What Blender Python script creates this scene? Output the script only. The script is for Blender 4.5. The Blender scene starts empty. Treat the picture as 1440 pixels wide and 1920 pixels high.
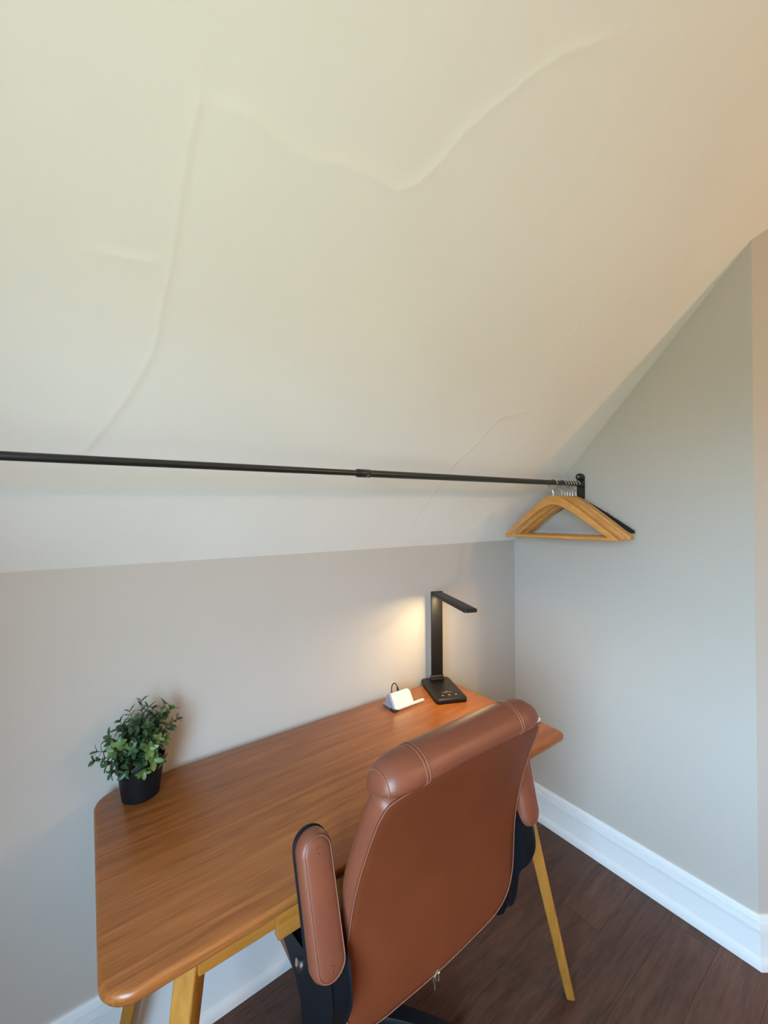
import bpy, bmesh, math, random
from mathutils import Vector, Matrix
import numpy as np

random.seed(7)
S = bpy.context.scene
COL = S.collection
PI = math.pi

# ------------------------------------------------------------------ camera
CAM_POS = (-1.6816, -1.2116, 1.4034)
YAW, PITCH, ROLL, FPX = 0.6344, 0.0064, -0.0049, 756.5
cam = bpy.data.cameras.new('camera')
cam_o = bpy.data.objects.new('camera', cam)
COL.objects.link(cam_o)
F = Vector((math.sin(YAW)*math.cos(PITCH), math.cos(YAW)*math.cos(PITCH), math.sin(PITCH)))
R = Vector((math.cos(YAW), -math.sin(YAW), 0))
U = R.cross(F)
R2 = R*math.cos(ROLL) + U*math.sin(ROLL)
U2 = -R*math.sin(ROLL) + U*math.cos(ROLL)
M = Matrix((R2, U2, -F)).transposed().to_4x4()
M.translation = CAM_POS
cam_o.matrix_world = M
cam.sensor_fit = 'HORIZONTAL'
cam.sensor_width = 36.0
cam.lens = FPX/1440*36.0
cam.shift_y = 1.85/1440
cam.clip_start = 0.02
S.camera = cam_o

# ------------------------------------------------------------------ world, light, exposure
SKY_STRENGTH = 31.0
SKY_COLOR = (0.47, 0.74, 1.0, 1)
GROUND_COLOR = (0.195, 0.235, 0.18, 1)
CEIL_AND_FILL_LAMPS = [(0.80, -3.50, 80.0), (-1.10, -3.75, 12.0)]   # x, y, watts; the second is an added warm fill, no known fixture
CEIL_LAMP_COL = (1.0, 0.62, 0.33)
DESK_LAMP_W = 2.2
WIN_Y0, WIN_Y1, WIN_Z0, WIN_Z1 = -2.10, -1.00, 0.60, 1.80
XL = -2.30         # left wall, with the window
w = bpy.data.worlds.new('world'); S.world = w
w.use_nodes = True
bg = w.node_tree.nodes['Background']
bg.inputs[1].default_value = SKY_STRENGTH
wn = w.node_tree
wtc = wn.nodes.new('ShaderNodeTexCoord'); wsx = wn.nodes.new('ShaderNodeSeparateXYZ')
wmr = wn.nodes.new('ShaderNodeMapRange'); wmr.inputs[1].default_value = -0.06; wmr.inputs[2].default_value = 0.06
wmx = wn.nodes.new('ShaderNodeMix'); wmx.data_type = 'RGBA'
wmx.inputs[6].default_value = GROUND_COLOR; wmx.inputs[7].default_value = SKY_COLOR   # sunlit garden below, sky above
wn.links.new(wtc.outputs['Generated'], wsx.inputs[0]); wn.links.new(wsx.outputs['Z'], wmr.inputs[0])
wn.links.new(wmr.outputs[0], wmx.inputs[0]); wn.links.new(wmx.outputs[2], bg.inputs[0])
pl = bpy.data.lights.new('window_portal', 'AREA')
pl.shape = 'RECTANGLE'; pl.size = WIN_Y1-WIN_Y0; pl.size_y = WIN_Z1-WIN_Z0
pl.cycles.is_portal = True
po = bpy.data.objects.new('window_portal', pl); COL.objects.link(po)
po.location = (XL-0.05, (WIN_Y0+WIN_Y1)/2, (WIN_Z0+WIN_Z1)/2)
po.rotation_euler = (0, -PI/2, 0)          # faces +x, into the room
S.view_settings.view_transform = 'Standard'
S.view_settings.look = 'None'
S.view_settings.exposure = -0.07
S.view_settings.gamma = 1.0
S.view_settings.use_curve_mapping = False
S.cycles.use_denoising = True
S.cycles.max_bounces = 12
S.cycles.diffuse_bounces = 8
S.cycles.sample_clamp_indirect = 8.0

# ------------------------------------------------------------------ materials
def mat(name, color, rough=0.5, metal=0.0, bump=0.0, bump_scale=200.0, spec=None, coat=0.0):
    m = bpy.data.materials.new(name); m.use_nodes = True
    nt = m.node_tree; b = nt.nodes['Principled BSDF']
    b.inputs['Base Color'].default_value = (*color, 1)
    b.inputs['Roughness'].default_value = rough
    b.inputs['Metallic'].default_value = metal
    if spec is not None: b.inputs['Specular IOR Level'].default_value = spec
    if coat: b.inputs['Coat Weight'].default_value = coat
    if bump:
        tc = nt.nodes.new('ShaderNodeTexCoord')
        n = nt.nodes.new('ShaderNodeTexNoise'); n.inputs['Scale'].default_value = bump_scale
        n.inputs['Detail'].default_value = 4
        bp = nt.nodes.new('ShaderNodeBump'); bp.inputs['Strength'].default_value = bump
        bp.inputs['Distance'].default_value = 0.002
        nt.links.new(tc.outputs['Object'], n.inputs['Vector'])
        nt.links.new(n.outputs['Fac'], bp.inputs['Height'])
        nt.links.new(bp.outputs['Normal'], b.inputs['Normal'])
    return m

def mottle(m, amount=0.06, scale=3.0):
    """gentle large-scale variation of the paint or leather's own colour"""
    nt = m.node_tree; b = nt.nodes['Principled BSDF']
    c = b.inputs['Base Color'].default_value[:]
    tc = nt.nodes.new('ShaderNodeTexCoord')
    n = nt.nodes.new('ShaderNodeTexNoise'); n.inputs['Scale'].default_value = scale; n.inputs['Detail'].default_value = 5
    r = nt.nodes.new('ShaderNodeValToRGB')
    r.color_ramp.elements[0].position = 0.3; r.color_ramp.elements[1].position = 0.7
    r.color_ramp.elements[0].color = (*[x*(1-amount) for x in c[:3]], 1)
    r.color_ramp.elements[1].color = (*[min(1, x*(1+amount)) for x in c[:3]], 1)
    nt.links.new(tc.outputs['Object'], n.inputs['Vector'])
    nt.links.new(n.outputs['Fac'], r.inputs[0])
    nt.links.new(r.outputs[0], b.inputs['Base Color'])
    return m

def wood(name, dark, light, stretch=(2.5, 40, 40), rough=0.35, rand=0.0, bump=0.05, detail_scale=1.0, coat=0.0, spec=0.5):
    m = bpy.data.materials.new(name); m.use_nodes = True
    nt = m.node_tree; L = nt.links; b = nt.nodes['Principled BSDF']
    tc = nt.nodes.new('ShaderNodeTexCoord')
    mp = nt.nodes.new('ShaderNodeMapping'); mp.inputs['Scale'].default_value = stretch
    L.new(tc.outputs['Object'], mp.inputs['Vector'])
    oi = nt.nodes.new('ShaderNodeObjectInfo')
    if rand:
        cx = nt.nodes.new('ShaderNodeVectorMath'); cx.operation = 'SCALE'; cx.inputs['Scale'].default_value = 37.0
        cmb = nt.nodes.new('ShaderNodeCombineXYZ')
        for i in range(3): L.new(oi.outputs['Random'], cmb.inputs[i])
        L.new(cmb.outputs[0], cx.inputs[0]); L.new(cx.outputs[0], mp.inputs['Location'])
    n1 = nt.nodes.new('ShaderNodeTexNoise'); n1.inputs['Scale'].default_value = 1.0*detail_scale
    n1.inputs['Detail'].default_value = 6; n1.inputs['Roughness'].default_value = 0.62
    n1.inputs['Distortion'].default_value = 0.8
    L.new(mp.outputs[0], n1.inputs['Vector'])
    n2 = nt.nodes.new('ShaderNodeTexNoise'); n2.inputs['Scale'].default_value = 6.0*detail_scale
    n2.inputs['Detail'].default_value = 3
    L.new(mp.outputs[0], n2.inputs['Vector'])
    mx = nt.nodes.new('ShaderNodeMix'); mx.data_type = 'FLOAT'; mx.inputs[0].default_value = 0.35
    L.new(n1.outputs['Fac'], mx.inputs[2]); L.new(n2.outputs['Fac'], mx.inputs[3])
    r = nt.nodes.new('ShaderNodeValToRGB')
    r.color_ramp.elements[0].position = 0.34; r.color_ramp.elements[1].position = 0.66
    r.color_ramp.elements[0].color = (*dark, 1); r.color_ramp.elements[1].color = (*light, 1)
    L.new(mx.outputs[0], r.inputs[0])
    out = r.outputs[0]
    if rand:
        hs = nt.nodes.new('ShaderNodeHueSaturation')
        mr = nt.nodes.new('ShaderNodeMapRange'); mr.inputs[3].default_value = 1-rand; mr.inputs[4].default_value = 1+rand
        L.new(oi.outputs['Random'], mr.inputs[0]); L.new(mr.outputs[0], hs.inputs['Value'])
        L.new(out, hs.inputs['Color']); out = hs.outputs[0]
    L.new(out, b.inputs['Base Color'])
    b.inputs['Roughness'].default_value = rough
    b.inputs['Specular IOR Level'].default_value = spec
    if coat: b.inputs['Coat Weight'].default_value = coat; b.inputs['Coat Roughness'].default_value = 0.25
    if bump:
        bp = nt.nodes.new('ShaderNodeBump'); bp.inputs['Strength'].default_value = bump; bp.inputs['Distance'].default_value = 0.002
        L.new(mx.outputs[0], bp.inputs['Height']); L.new(bp.outputs['Normal'], b.inputs['Normal'])
    return m

def emit(name, col, strength):
    m = bpy.data.materials.new(name); m.use_nodes = True
    b = m.node_tree.nodes['Principled BSDF']
    b.inputs['Base Color'].default_value = (0.8, 0.8, 0.8, 1)
    b.inputs['Emission Color'].default_value = (*col, 1)
    b.inputs['Emission Strength'].default_value = strength
    return m

WALL = mottle(mat('wall_paint', (0.505, 0.462, 0.418), 0.62, bump=0.10, bump_scale=170, spec=0.3), 0.02, 2.0)
CEIL = mottle(mat('ceiling_paint', (0.83, 0.832, 0.81), 0.75, bump=0.12, bump_scale=120, spec=0.2), 0.02, 2.5)
TRIM = mat('trim_paint', (0.76, 0.77, 0.78), 0.35)
SUB = mat('subfloor', (0.02, 0.014, 0.012), 0.8)
PLANK = wood('dark_plank', (0.046, 0.019, 0.011), (0.118, 0.055, 0.036), (3.0, 26, 26), 0.42, rand=0.14, bump=0.12, spec=0.4)
DESKTOP = wood('desktop_walnut', (0.185, 0.053, 0.011), (0.37, 0.126, 0.032), (2.2, 46, 46), 0.30, bump=0.03, spec=0.5)
OAK = wood('oak_leg', (0.31, 0.122, 0.016), (0.45, 0.20, 0.036), (30, 30, 3.0), 0.38, bump=0.04)
APRON = wood('apron_wood', (0.28, 0.096, 0.012), (0.39, 0.15, 0.024), (3, 40, 40), 0.4, bump=0.04)
BEECH = wood('hanger_wood', (0.52, 0.215, 0.045), (0.66, 0.31, 0.085), (40, 6, 40), 0.33, rand=0.10, bump=0.02)
BEECH_PALE = wood('pale_hanger_wood', (0.62, 0.33, 0.12), (0.74, 0.44, 0.19), (40, 6, 40), 0.33, bump=0.02)
LEATHER = mottle(mat('brown_leather', (0.178, 0.050, 0.025), 0.40, bump=0.16, bump_scale=420, spec=0.5), 0.10, 9.0)
LEATHER_PANEL = mottle(mat('brown_leather_panel', (0.150, 0.037, 0.013), 0.50, bump=0.20, bump_scale=460, spec=0.17), 0.07, 9.0)
STITCH = mat('stitch_thread', (0.23, 0.078, 0.042), 0.55)
BLACK = mat('black_plastic', (0.004, 0.005, 0.007), 0.48, bump=0.05, bump_scale=500, spec=0.2)
RUBBER = mat('black_rubber', (0.015, 0.015, 0.016), 0.6)
BLACK_METAL = mat('black_metal', (0.014, 0.014, 0.014), 0.32, spec=0.5)
LAMP_BLACK = mat('lamp_black', (0.009, 0.008, 0.008), 0.42, spec=0.35)
POT = mat('pot_black', (0.004, 0.005, 0.007), 0.5, spec=0.25)
SOIL = mat('soil', (0.02, 0.013, 0.008), 0.95, bump=0.8, bump_scale=150)
CHROME = mat('chrome', (0.75, 0.74, 0.72), 0.18, 1.0)
STEEL = mat('steel', (0.62, 0.60, 0.57), 0.28, 1.0)
WHITE = mat('white_plastic', (0.74, 0.72, 0.68), 0.35)
GREYP = mat('grey_plastic', (0.30, 0.33, 0.40), 0.45)
MARK = mat('pale_mark', (0.22, 0.20, 0.175), 0.5)
VELVET = mat('black_velvet', (0.008, 0.008, 0.009), 0.9)
LED = emit('led_strip', (1.0, 0.78, 0.45), 6.0)
DOME = emit('lamp_dome', (1.0, 0.68, 0.38), 8.0)

def leaf_mat(name, a, b_):
    m = mat(name, a, 0.42)
    nt = m.node_tree; b = nt.nodes['Principled BSDF']
    oi = nt.nodes.new('ShaderNodeObjectInfo'); r = nt.nodes.new('ShaderNodeValToRGB')
    r.color_ramp.elements[0].color = (*a, 1); r.color_ramp.elements[1].color = (*b_, 1)
    nt.links.new(oi.outputs['Random'], r.inputs[0]); nt.links.new(r.outputs[0], b.inputs['Base Color'])
    return m
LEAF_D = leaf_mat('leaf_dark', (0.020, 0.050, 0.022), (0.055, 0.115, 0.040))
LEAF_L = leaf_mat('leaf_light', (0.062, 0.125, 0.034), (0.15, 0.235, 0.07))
STEM = mat('stem_green', (0.045, 0.075, 0.025), 0.6)

# ------------------------------------------------------------------ mesh helpers
def link(o, parent=None):
    COL.objects.link(o)
    if parent is not None: o.parent = parent
    return o

def obj(name, bm, m, parent=None, smooth=True, angle=35):
    me = bpy.data.meshes.new(name)
    bmesh.ops.recalc_face_normals(bm, faces=bm.faces[:])
    if smooth:
        lim = math.radians(angle)
        for f in bm.faces: f.smooth = True
        for e in bm.edges:
            if len(e.link_faces) == 2 and e.calc_face_angle(0) > lim: e.smooth = False
    bm.to_mesh(me); bm.free()
    me.materials.append(m)
    return link(bpy.data.objects.new(name, me), parent)

def thing(name, label, cat, loc=(0, 0, 0), rz=0.0, group=None):
    o = bpy.data.objects.new(name, None); COL.objects.link(o)
    o.empty_display_size = 0.05
    o.location = loc; o.rotation_euler = (0, 0, rz)
    o['label'] = label; o['category'] = cat
    if group: o['group'] = group
    return o

def tag(o, label, cat, group=None):
    o['label'] = label; o['category'] = cat
    if group: o['group'] = group
    return o

def struct(name, bm, m, smooth=False):
    o = obj(name, bm, m, None, smooth); o['kind'] = 'structure'
    return o

def add_box(bm, lo, hi, bevel=0.0, segs=2, mtx=None):
    r = bmesh.ops.create_cube(bm, size=1.0)
    vs = r['verts']
    c = [(a+b)/2 for a, b in zip(lo, hi)]; d = [b-a for a, b in zip(lo, hi)]
    for v in vs: v.co = Vector((v.co.x*d[0]+c[0], v.co.y*d[1]+c[1], v.co.z*d[2]+c[2]))
    if bevel:
        es = list({e for v in vs for e in v.link_edges})
        q = bmesh.ops.bevel(bm, geom=es, offset=bevel, segments=segs, affect='EDGES', profile=0.5)
        vs = list({v for f in q['faces'] for v in f.verts} | {v for v in vs if v.is_valid})
    if mtx is not None: bmesh.ops.transform(bm, matrix=mtx, verts=vs)
    return vs

def add_tube(bm, pts, rad, n=10, caps=True):
    pts = [Vector(p) for p in pts]
    rads = rad if isinstance(rad, (list, tuple)) else [rad]*len(pts)
    rings = []; prev = None
    for i, p in enumerate(pts):
        t = (pts[min(i+1, len(pts)-1)]-pts[max(i-1, 0)]).normalized()
        if prev is None:
            a = Vector((0, 0, 1)) if abs(t.z) < 0.9 else Vector((1, 0, 0))
            x = t.cross(a).normalized()
        else:
            x = (prev - t*prev.dot(t)).normalized()
        prev = x; y = t.cross(x)
        rings.append([bm.verts.new(p+(x*math.cos(2*PI*k/n)+y*math.sin(2*PI*k/n))*rads[i]) for k in range(n)])
    for a, b in zip(rings, rings[1:]):
        for k in range(n): bm.faces.new((a[k], a[(k+1) % n], b[(k+1) % n], b[k]))
    if caps:
        bm.faces.new(rings[0][::-1]); bm.faces.new(rings[-1])

def add_lathe(bm, prof, n=32, c=(0, 0, 0), mtx=None):
    rings = []; new = []
    for r, z in prof:
        if r < 1e-6:
            v = bm.verts.new((c[0], c[1], c[2]+z)); rings.append([v]); new.append(v)
        else:
            q = [bm.verts.new((c[0]+r*math.cos(2*PI*k/n), c[1]+r*math.sin(2*PI*k/n), c[2]+z)) for k in range(n)]
            rings.append(q); new += q
    for a, b in zip(rings, rings[1:]):
        for k in range(n):
            k2 = (k+1) % n
            if len(a) == 1 and len(b) == 1: continue
            if len(a) == 1: bm.faces.new((a[0], b[k2], b[k]))
            elif len(b) == 1: bm.faces.new((a[k], a[k2], b[0]))
            else: bm.faces.new((a[k], a[k2], b[k2], b[k]))
    if mtx is not None: bmesh.ops.transform(bm, matrix=mtx, verts=new)
    return new

def add_prism(bm, poly, axis, a, b):
    """poly in the two other axes (in xyz order), extruded along axis from a to b"""
    def P(q, t):
        if axis == 0: return (t, q[0], q[1])
        if axis == 1: return (q[0], t, q[1])
        return (q[0], q[1], t)
    A = [bm.verts.new(P(q, a)) for q in poly]; B = [bm.verts.new(P(q, b)) for q in poly]
    n = len(poly)
    bm.faces.new(A[::-1]); bm.faces.new(B)
    for i in range(n): bm.faces.new((A[i], A[(i+1) % n], B[(i+1) % n], B[i]))
    return A+B

def add_loft(bm, rings, cap0=True, cap1=True):
    vr = [[bm.verts.new(p) for p in r] for r in rings]
    n = len(rings[0])
    for a, b in zip(vr, vr[1:]):
        for k in range(n): bm.faces.new((a[k], a[(k+1) % n], b[(k+1) % n], b[k]))
    if cap0: bm.faces.new(vr[0][::-1])
    if cap1: bm.faces.new(vr[-1])
    return [v for r in vr for v in r]

def rrect(hx, hy, r, seg=6, cx=0, cy=0):
    """rounded rectangle outline; r one radius or four (++, -+, --, +-)"""
    rr = r if isinstance(r, (list, tuple)) else [r]*4
    out = []
    for i, (sx, sy) in enumerate(((1, 1), (-1, 1), (-1, -1), (1, -1))):
        q = rr[i]; ox, oy = cx+sx*(hx-q), cy+sy*(hy-q)
        for k in range(seg+1):
            a = i*PI/2+(PI/2)*k/seg
            out.append((ox+q*math.cos(a), oy+q*math.sin(a)))
    return out

def smooth_path(pts, n=8):
    """Catmull-Rom through pts"""
    P = [Vector(p) for p in pts]; P = [2*P[0]-P[1]]+P+[2*P[-1]-P[-2]]
    out = []
    for i in range(1, len(P)-2):
        for k in range(n):
            t = k/n
            a, b, c, d = P[i-1], P[i], P[i+1], P[i+2]
            out.append(0.5*((2*b)+(c-a)*t+(2*a-5*b+4*c-d)*t*t+(3*b-a-3*c+d)*t**3))
    out.append(P[-2])
    return out

# ------------------------------------------------------------------ the setting
ZK, SL = 1.2824, 1.1151           # knee wall height, slope of the ceiling
YC = -0.8814                      # outer corner of the right wall
DIRX, DIRY = R.x, R.y             # run of the angled wall
ZTOP, XR, YB = 2.50, 1.90, -4.30  # flat ceiling height, far wall, wall behind the viewer
YF = -(ZTOP-ZK)/SL                # where the slope meets the flat ceiling
NX, NY = DIRY, -DIRX              # normal of the angled wall, into the room is (-.59,-.80)
CX2, CY2 = 0.95*DIRX, YC+0.95*DIRY

bm = bmesh.new(); add_box(bm, (XL-0.1, YB-0.1, -0.06), (XR+0.1, 0.1, -0.006)); floor = struct('floor', bm, SUB)
# planks run along x, each a board of its own
PW = 0.128; y0 = -0.535-PW*29
def plank_mesh(L):
    bm = bmesh.new(); add_box(bm, (-L/2, -PW/2+0.0002, -0.006), (L/2, PW/2-0.0002, 0.0), 0.0004, 1)
    me = bpy.data.meshes.new('plank')
    bm.to_mesh(me); bm.free(); me.materials.append(PLANK); return me
full = plank_mesh(1.2193)
k = 0
yy = y0
offs = {25: 0.45, 26: 0.1, 27: 0.8, 28: 0.25, 29: 0.607, 30: 0.95, 31: 0.29, 32: 0.72}
row = 0
while yy < 0.0:
    x = XL-1.22*((row*0.37) % 1.0) if row not in offs else -0.295-1.22*3+1.22*(offs[row]-0.607)
    while x < XR:
        a, b = max(x, XL), min(x+1.22, XR)
        if b-a > 0.03:
            me = full if abs(b-a-1.22) < 1e-4 else plank_mesh(b-a-0.0007)
            o = bpy.data.objects.new('plank', me)
            link(o, floor); o.location = ((a+b)/2, yy+PW/2, 0)
        x += 1.22
    yy += PW; row += 1

bm = bmesh.new(); add_box(bm, (XL-0.12, 0, -0.06), (0.14, 0.12, ZK+0.10)); struct('wall_back', bm, WALL)
bm = bmesh.new(); add_prism(bm, [(0, 0.12), (0, YC), (0.12*NX*-1+0.02, YC+0.10), (0.14, 0.12)], 2, -0.06, 2.62); struct('wall_right', bm, WALL)
bm = bmesh.new(); add_prism(bm, [(0.0001, YC), (CX2, CY2), (CX2+0.10, CY2+0.12), (0.07, YC+0.12)], 2, -0.06, 2.72); struct('wall_right_angled', bm, WALL)
bm = bmesh.new(); add_box(bm, (CX2-0.01, CY2, -0.06), (XR+0.12, CY2+0.12, 2.72)); struct('wall_right_far', bm, WALL)
bm = bmesh.new(); add_box(bm, (XR, YB-0.12, -0.06), (XR+0.12, CY2+0.01, 2.72)); struct('wall_right_end', bm, WALL)
bm = bmesh.new(); add_box(bm, (XL-0.12, YB-0.12, -0.06), (XR+0.12, YB, 2.72)); struct('wall_front', bm, WALL)
bm = bmesh.new()   # left wall around the window opening
add_box(bm, (XL-0.12, YB, -0.06), (XL, WIN_Y0, 2.72)); add_box(bm, (XL-0.12, WIN_Y1, -0.06), (XL, 0.12, 2.72))
add_box(bm, (XL-0.12, WIN_Y0, -0.06), (XL, WIN_Y1, WIN_Z0)); add_box(bm, (XL-0.12, WIN_Y0, WIN_Z1), (XL, WIN_Y1, 2.72))
struct('wall_left', bm, WALL)
bm = bmesh.new()   # window frame and meeting rail
for lo, hi in (((WIN_Y0-.07, WIN_Z0-.07), (WIN_Y0+.02, WIN_Z1+.07)), ((WIN_Y1-.02, WIN_Z0-.07), (WIN_Y1+.07, WIN_Z1+.07)),
               ((WIN_Y0, WIN_Z0-.07), (WIN_Y1, WIN_Z0+.02)), ((WIN_Y0, WIN_Z1-.02), (WIN_Y1, WIN_Z1+.07)),
               ((WIN_Y0, (WIN_Z0+WIN_Z1)/2-.02), (WIN_Y1, (WIN_Z0+WIN_Z1)/2+.02))):
    add_box(bm, (XL-0.03, lo[0], lo[1]), (XL+0.02, hi[0], hi[1]), 0.004, 1)
struct('window_1', bm, TRIM)

# sloped plaster ceiling: one finely divided sheet with hollows, ridges and cracks in its surface
def seg_dist(px, py, poly):
    d = np.full(px.shape, 9.0); side = np.zeros(px.shape)
    for (ax, ay), (bx, by) in zip(poly, poly[1:]):
        vx, vy = bx-ax, by-ay; L2 = vx*vx+vy*vy
        t = np.clip(((px-ax)*vx+(py-ay)*vy)/L2, 0, 1)
        qx, qy = px-(ax+t*vx), py-(ay+t*vy)
        dd = np.hypot(qx, qy); m_ = dd < d
        d = np.where(m_, dd, d); side = np.where(m_, np.sign(vx*qy-vy*qx), side)
    return d, side
CRACKS = [   # (polyline in x, y of the room; ridge height, width; step)
    ([(-1.557, -0.620), (-1.565, -0.573), (-1.568, -0.527), (-1.570, -0.476), (-1.578, -0.423), (-1.583, -0.377), (-1.619, -0.311), (-1.651, -0.265), (-1.684, -0.226)], 0.00101, 0.0051, 0.00035),
    ([(-1.668, -0.471), (-1.637, -0.471), (-1.598, -0.476)], 0.00126, 0.0043, 0.00035),
    ([(-1.513, -0.629), (-1.491, -0.632), (-1.449, -0.626), (-1.395, -0.626), (-1.332, -0.636), (-1.281, -0.641), (-1.229, -0.642), (-1.196, -0.656), (-1.162, -0.691), (-1.141, -0.723), (-1.093, -0.767), (-1.052, -0.804), (-1.007, -0.837), (-0.925, -0.881)], 0.00126, 0.0076, 0.00070),
    ([(-0.554, -0.686), (-0.529, -0.614), (-0.509, -0.518), (-0.490, -0.420), (-0.552, -0.403), (-0.614, -0.387), (-0.648, -0.316), (-0.694, -0.262)], 0.00095, 0.0043, 0.00059),
    ([(-0.694, -0.262), (-0.708, -0.145), (-0.725, -0.076), (-0.737, -0.012)], 0.00089, 0.0059, 0.00047),
    ([(-1.139, -0.299), (-1.124, -0.259)], 0.00101, 0.0043, 0.00023),
    ([(-1.308, -0.492), (-1.285, -0.499)], 0.00101, 0.0043, 0.00000),
]
NXg, NYg = 330, 215
gx = np.linspace(XL-0.1, XR+0.1, NXg)
xs = np.concatenate([np.linspace(XL-0.1, -2.0, 20, endpoint=False), np.linspace(-2.0, 0.15, 560, endpoint=False), np.linspace(0.15, XR+0.1, 30)])
ys = np.concatenate([np.linspace(0.0, -1.06, 330, endpoint=False), np.linspace(-1.06, YF-0.06, 8)])
GX, GY = np.meshgrid(xs, ys)
H = np.zeros(GX.shape)
for poly, h, wd, st in CRACKS:
    d, sd = seg_dist(GX, GY, poly)
    H += h*np.exp(-(d/wd)**2)
    H += st*sd*np.exp(-(d/(wd*7))**2)
def blob(x, y, sx, sy, h): return h*np.exp(-((GX-x)/sx)**2-((GY-y)/sy)**2)
H += blob(-0.75, -0.28, 0.5, 0.06, 0.004) + blob(-1.35, -0.26, 0.35, 0.05, -0.004) + blob(-0.35, -0.12, 0.12, 0.10, -0.006)
H += blob(-0.2, -0.25, 0.07, 0.16, -0.006) + blob(-1.5, -0.6, 0.3, 0.2, 0.004) + blob(-0.9, -0.75, 0.25, 0.15, -0.004)
rng = np.random.RandomState(3)
for i in range(26):
    H += blob(rng.uniform(-2.0, 0), rng.uniform(-1.05, -0.05), rng.uniform(.08, .25), rng.uniform(.05, .2), rng.uniform(-.0022, .0022))
H *= np.clip(-GY/0.14, 0, 1)                    # keep the edge on the knee wall straight
nl = 1/math.sqrt(1+SL*SL)                       # into the room: (0,-SL,-1)*nl
PY = GY - SL*nl*H; PZ = ZK - SL*GY - nl*H
nr, nc = GX.shape
verts = [(float(GX[i, j]), float(PY[i, j]), float(PZ[i, j])) for i in range(nr) for j in range(nc)]
faces = [(i*nc+j, (i+1)*nc+j, (i+1)*nc+j+1, i*nc+j+1) for i in range(nr-1) for j in range(nc-1)]
# a back face 10 cm above closes the slab
b0 = len(verts)
up = (SL*nl*0.1, nl*0.1)
for d_ in (0.004, 0.1):
    for i, j in ((0, 0), (0, nc-1), (nr-1, nc-1), (nr-1, 0)):
        v = verts[i*nc+j]; verts.append((v[0], v[1]+up[0]*d_*10, v[2]+up[1]*d_*10))
faces.append((b0+4, b0+5, b0+6, b0+7))
for q in range(4): faces.append((b0+q, b0+(q+1) % 4, b0+4+(q+1) % 4, b0+4+q))
me = bpy.data.meshes.new('ceiling'); me.from_pydata(verts, [], faces); me.materials.append(CEIL)
nb = (nr-1)*(nc-1)
me.polygons.foreach_set('use_smooth', [i < nb for i in range(len(faces))])
ceil = link(bpy.data.objects.new('ceiling', me)); ceil['kind'] = 'structure'
bm = bmesh.new(); add_box(bm, (XL-0.12, YB-0.12, ZTOP), (XR+0.12, YF+0.02, ZTOP+0.1)); struct('ceiling_flat', bm, CEIL)

# baseboards
def base_profile(h):
    k_ = h-0.159
    return [(0, 0), (0.020, 0), (0.020, 0.014), (0.0175, 0.026), (0.013, 0.036), (0.012, 0.040), (0.012, 0.106+k_), (0.0145, 0.109+k_),
            (0.0145, 0.1120+k_), (0.0060, 0.1130+k_), (0.0060, 0.1170+k_), (0.0120, 0.1190+k_), (0.0105, 0.1355+k_), (0.0040, 0.1370+k_),
            (0.0040, 0.1415+k_), (0.0090, 0.144+k_), (0.0075, 0.155+k_), (0.005, 0.159+k_), (0, 0.159+k_)]
def baseboard(name, p0, p1, n, h, m0=None, m1=None):
    """runs p0 -> p1; n the wall's normal into the room; m0, m1 mitre directions at the ends"""
    bm = bmesh.new(); rings = []
    for p, mt in ((p0, m0), (p1, m1)):
        mt = mt or n
        rings.append([(p[0]+mt[0]*d, p[1]+mt[1]*d, z) for d, z in base_profile(h)])
    add_loft(bm, rings); return struct(name, bm, TRIM, True)
dt = (0*DIRX+(-1)*DIRY)
# outer corner mitre between normals (-1,0) and (NX,NY)
nA, nB = Vector((-1, 0)), Vector((NX, NY))
mm = (nA+nB); mm = mm/(1+nA.dot(nB))
baseboard('baseboard_right', (0, 0), (0, YC), (-1, 0), 0.159, None, tuple(mm))
baseboard('baseboard_right_angled', (0, YC), (CX2, CY2), (NX, NY), 0.159, tuple(mm), None)
baseboard('baseboard_back', (XL, 0), (-0.0205, 0), (0, -1), 0.2425)

# ------------------------------------------------------------------ desk
DX0, DX1, DY0, DY1, DZ = -1.6696, -0.5069, -0.546, -0.0215, 0.740
DCX, DCY = (DX0+DX1)/2, (DY0+DY1)/2
desk = thing('writing_desk', 'long walnut topped writing desk with splayed yellow oak legs against the back wall', 'desk', (DCX, DCY, 0))
hx, hy = (DX1-DX0)/2, (DY1-DY0)/2
TT = 0.021
bm = bmesh.new()
rings = []
for z, ins in ((DZ-TT, 0.006), (DZ-TT+0.002, 0.002), (DZ-TT+0.006, 0.0), (DZ-0.006, 0.0), (DZ-0.002, 0.0018), (DZ, 0.006)):
    rings.append([(x, y, z) for x, y in rrect(hx-ins, hy-ins, [0.030-ins*.5, 0.055-ins*.5, 0.050-ins*.5, 0.022-ins*.5], 10)])
add_loft(bm, rings)
obj('desktop', bm, DESKTOP, desk, True, 50)
def leg(foot, top, w0=0.0125, w1=0.0195):
    bm = bmesh.new(); rings = []
    for t in (0.0, 0.004, 0.5, 1.0):
        x, y, z = [a+(b-a)*t for a, b in zip(foot, top)]
        wv = w0+(w1-w0)*t - (0.0015 if t == 0 else 0)
        rr = rrect(wv, wv, 0.004, 3); c_, s_ = math.cos(PI/4), math.sin(PI/4)
        rings.append([(x+a*c_-b*s_, y+a*s_+b*c_, z) for a, b in rr])
    add_loft(bm, rings); return obj('leg', bm, OAK, desk)
SP = 0.113
for fx, fy, sx, sy in ((-0.548, -0.574, -1, 1), (-1.645, -0.574, 1, 1), (-0.548, -0.058, -1, -1), (-1.640, -0.058, 1, -1)):
    leg((fx-DCX, fy-DCY, 0), (fx+sx*SP-DCX, fy+sy*SP-DCY, DZ-TT))
bm = bmesh.new()
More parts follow.
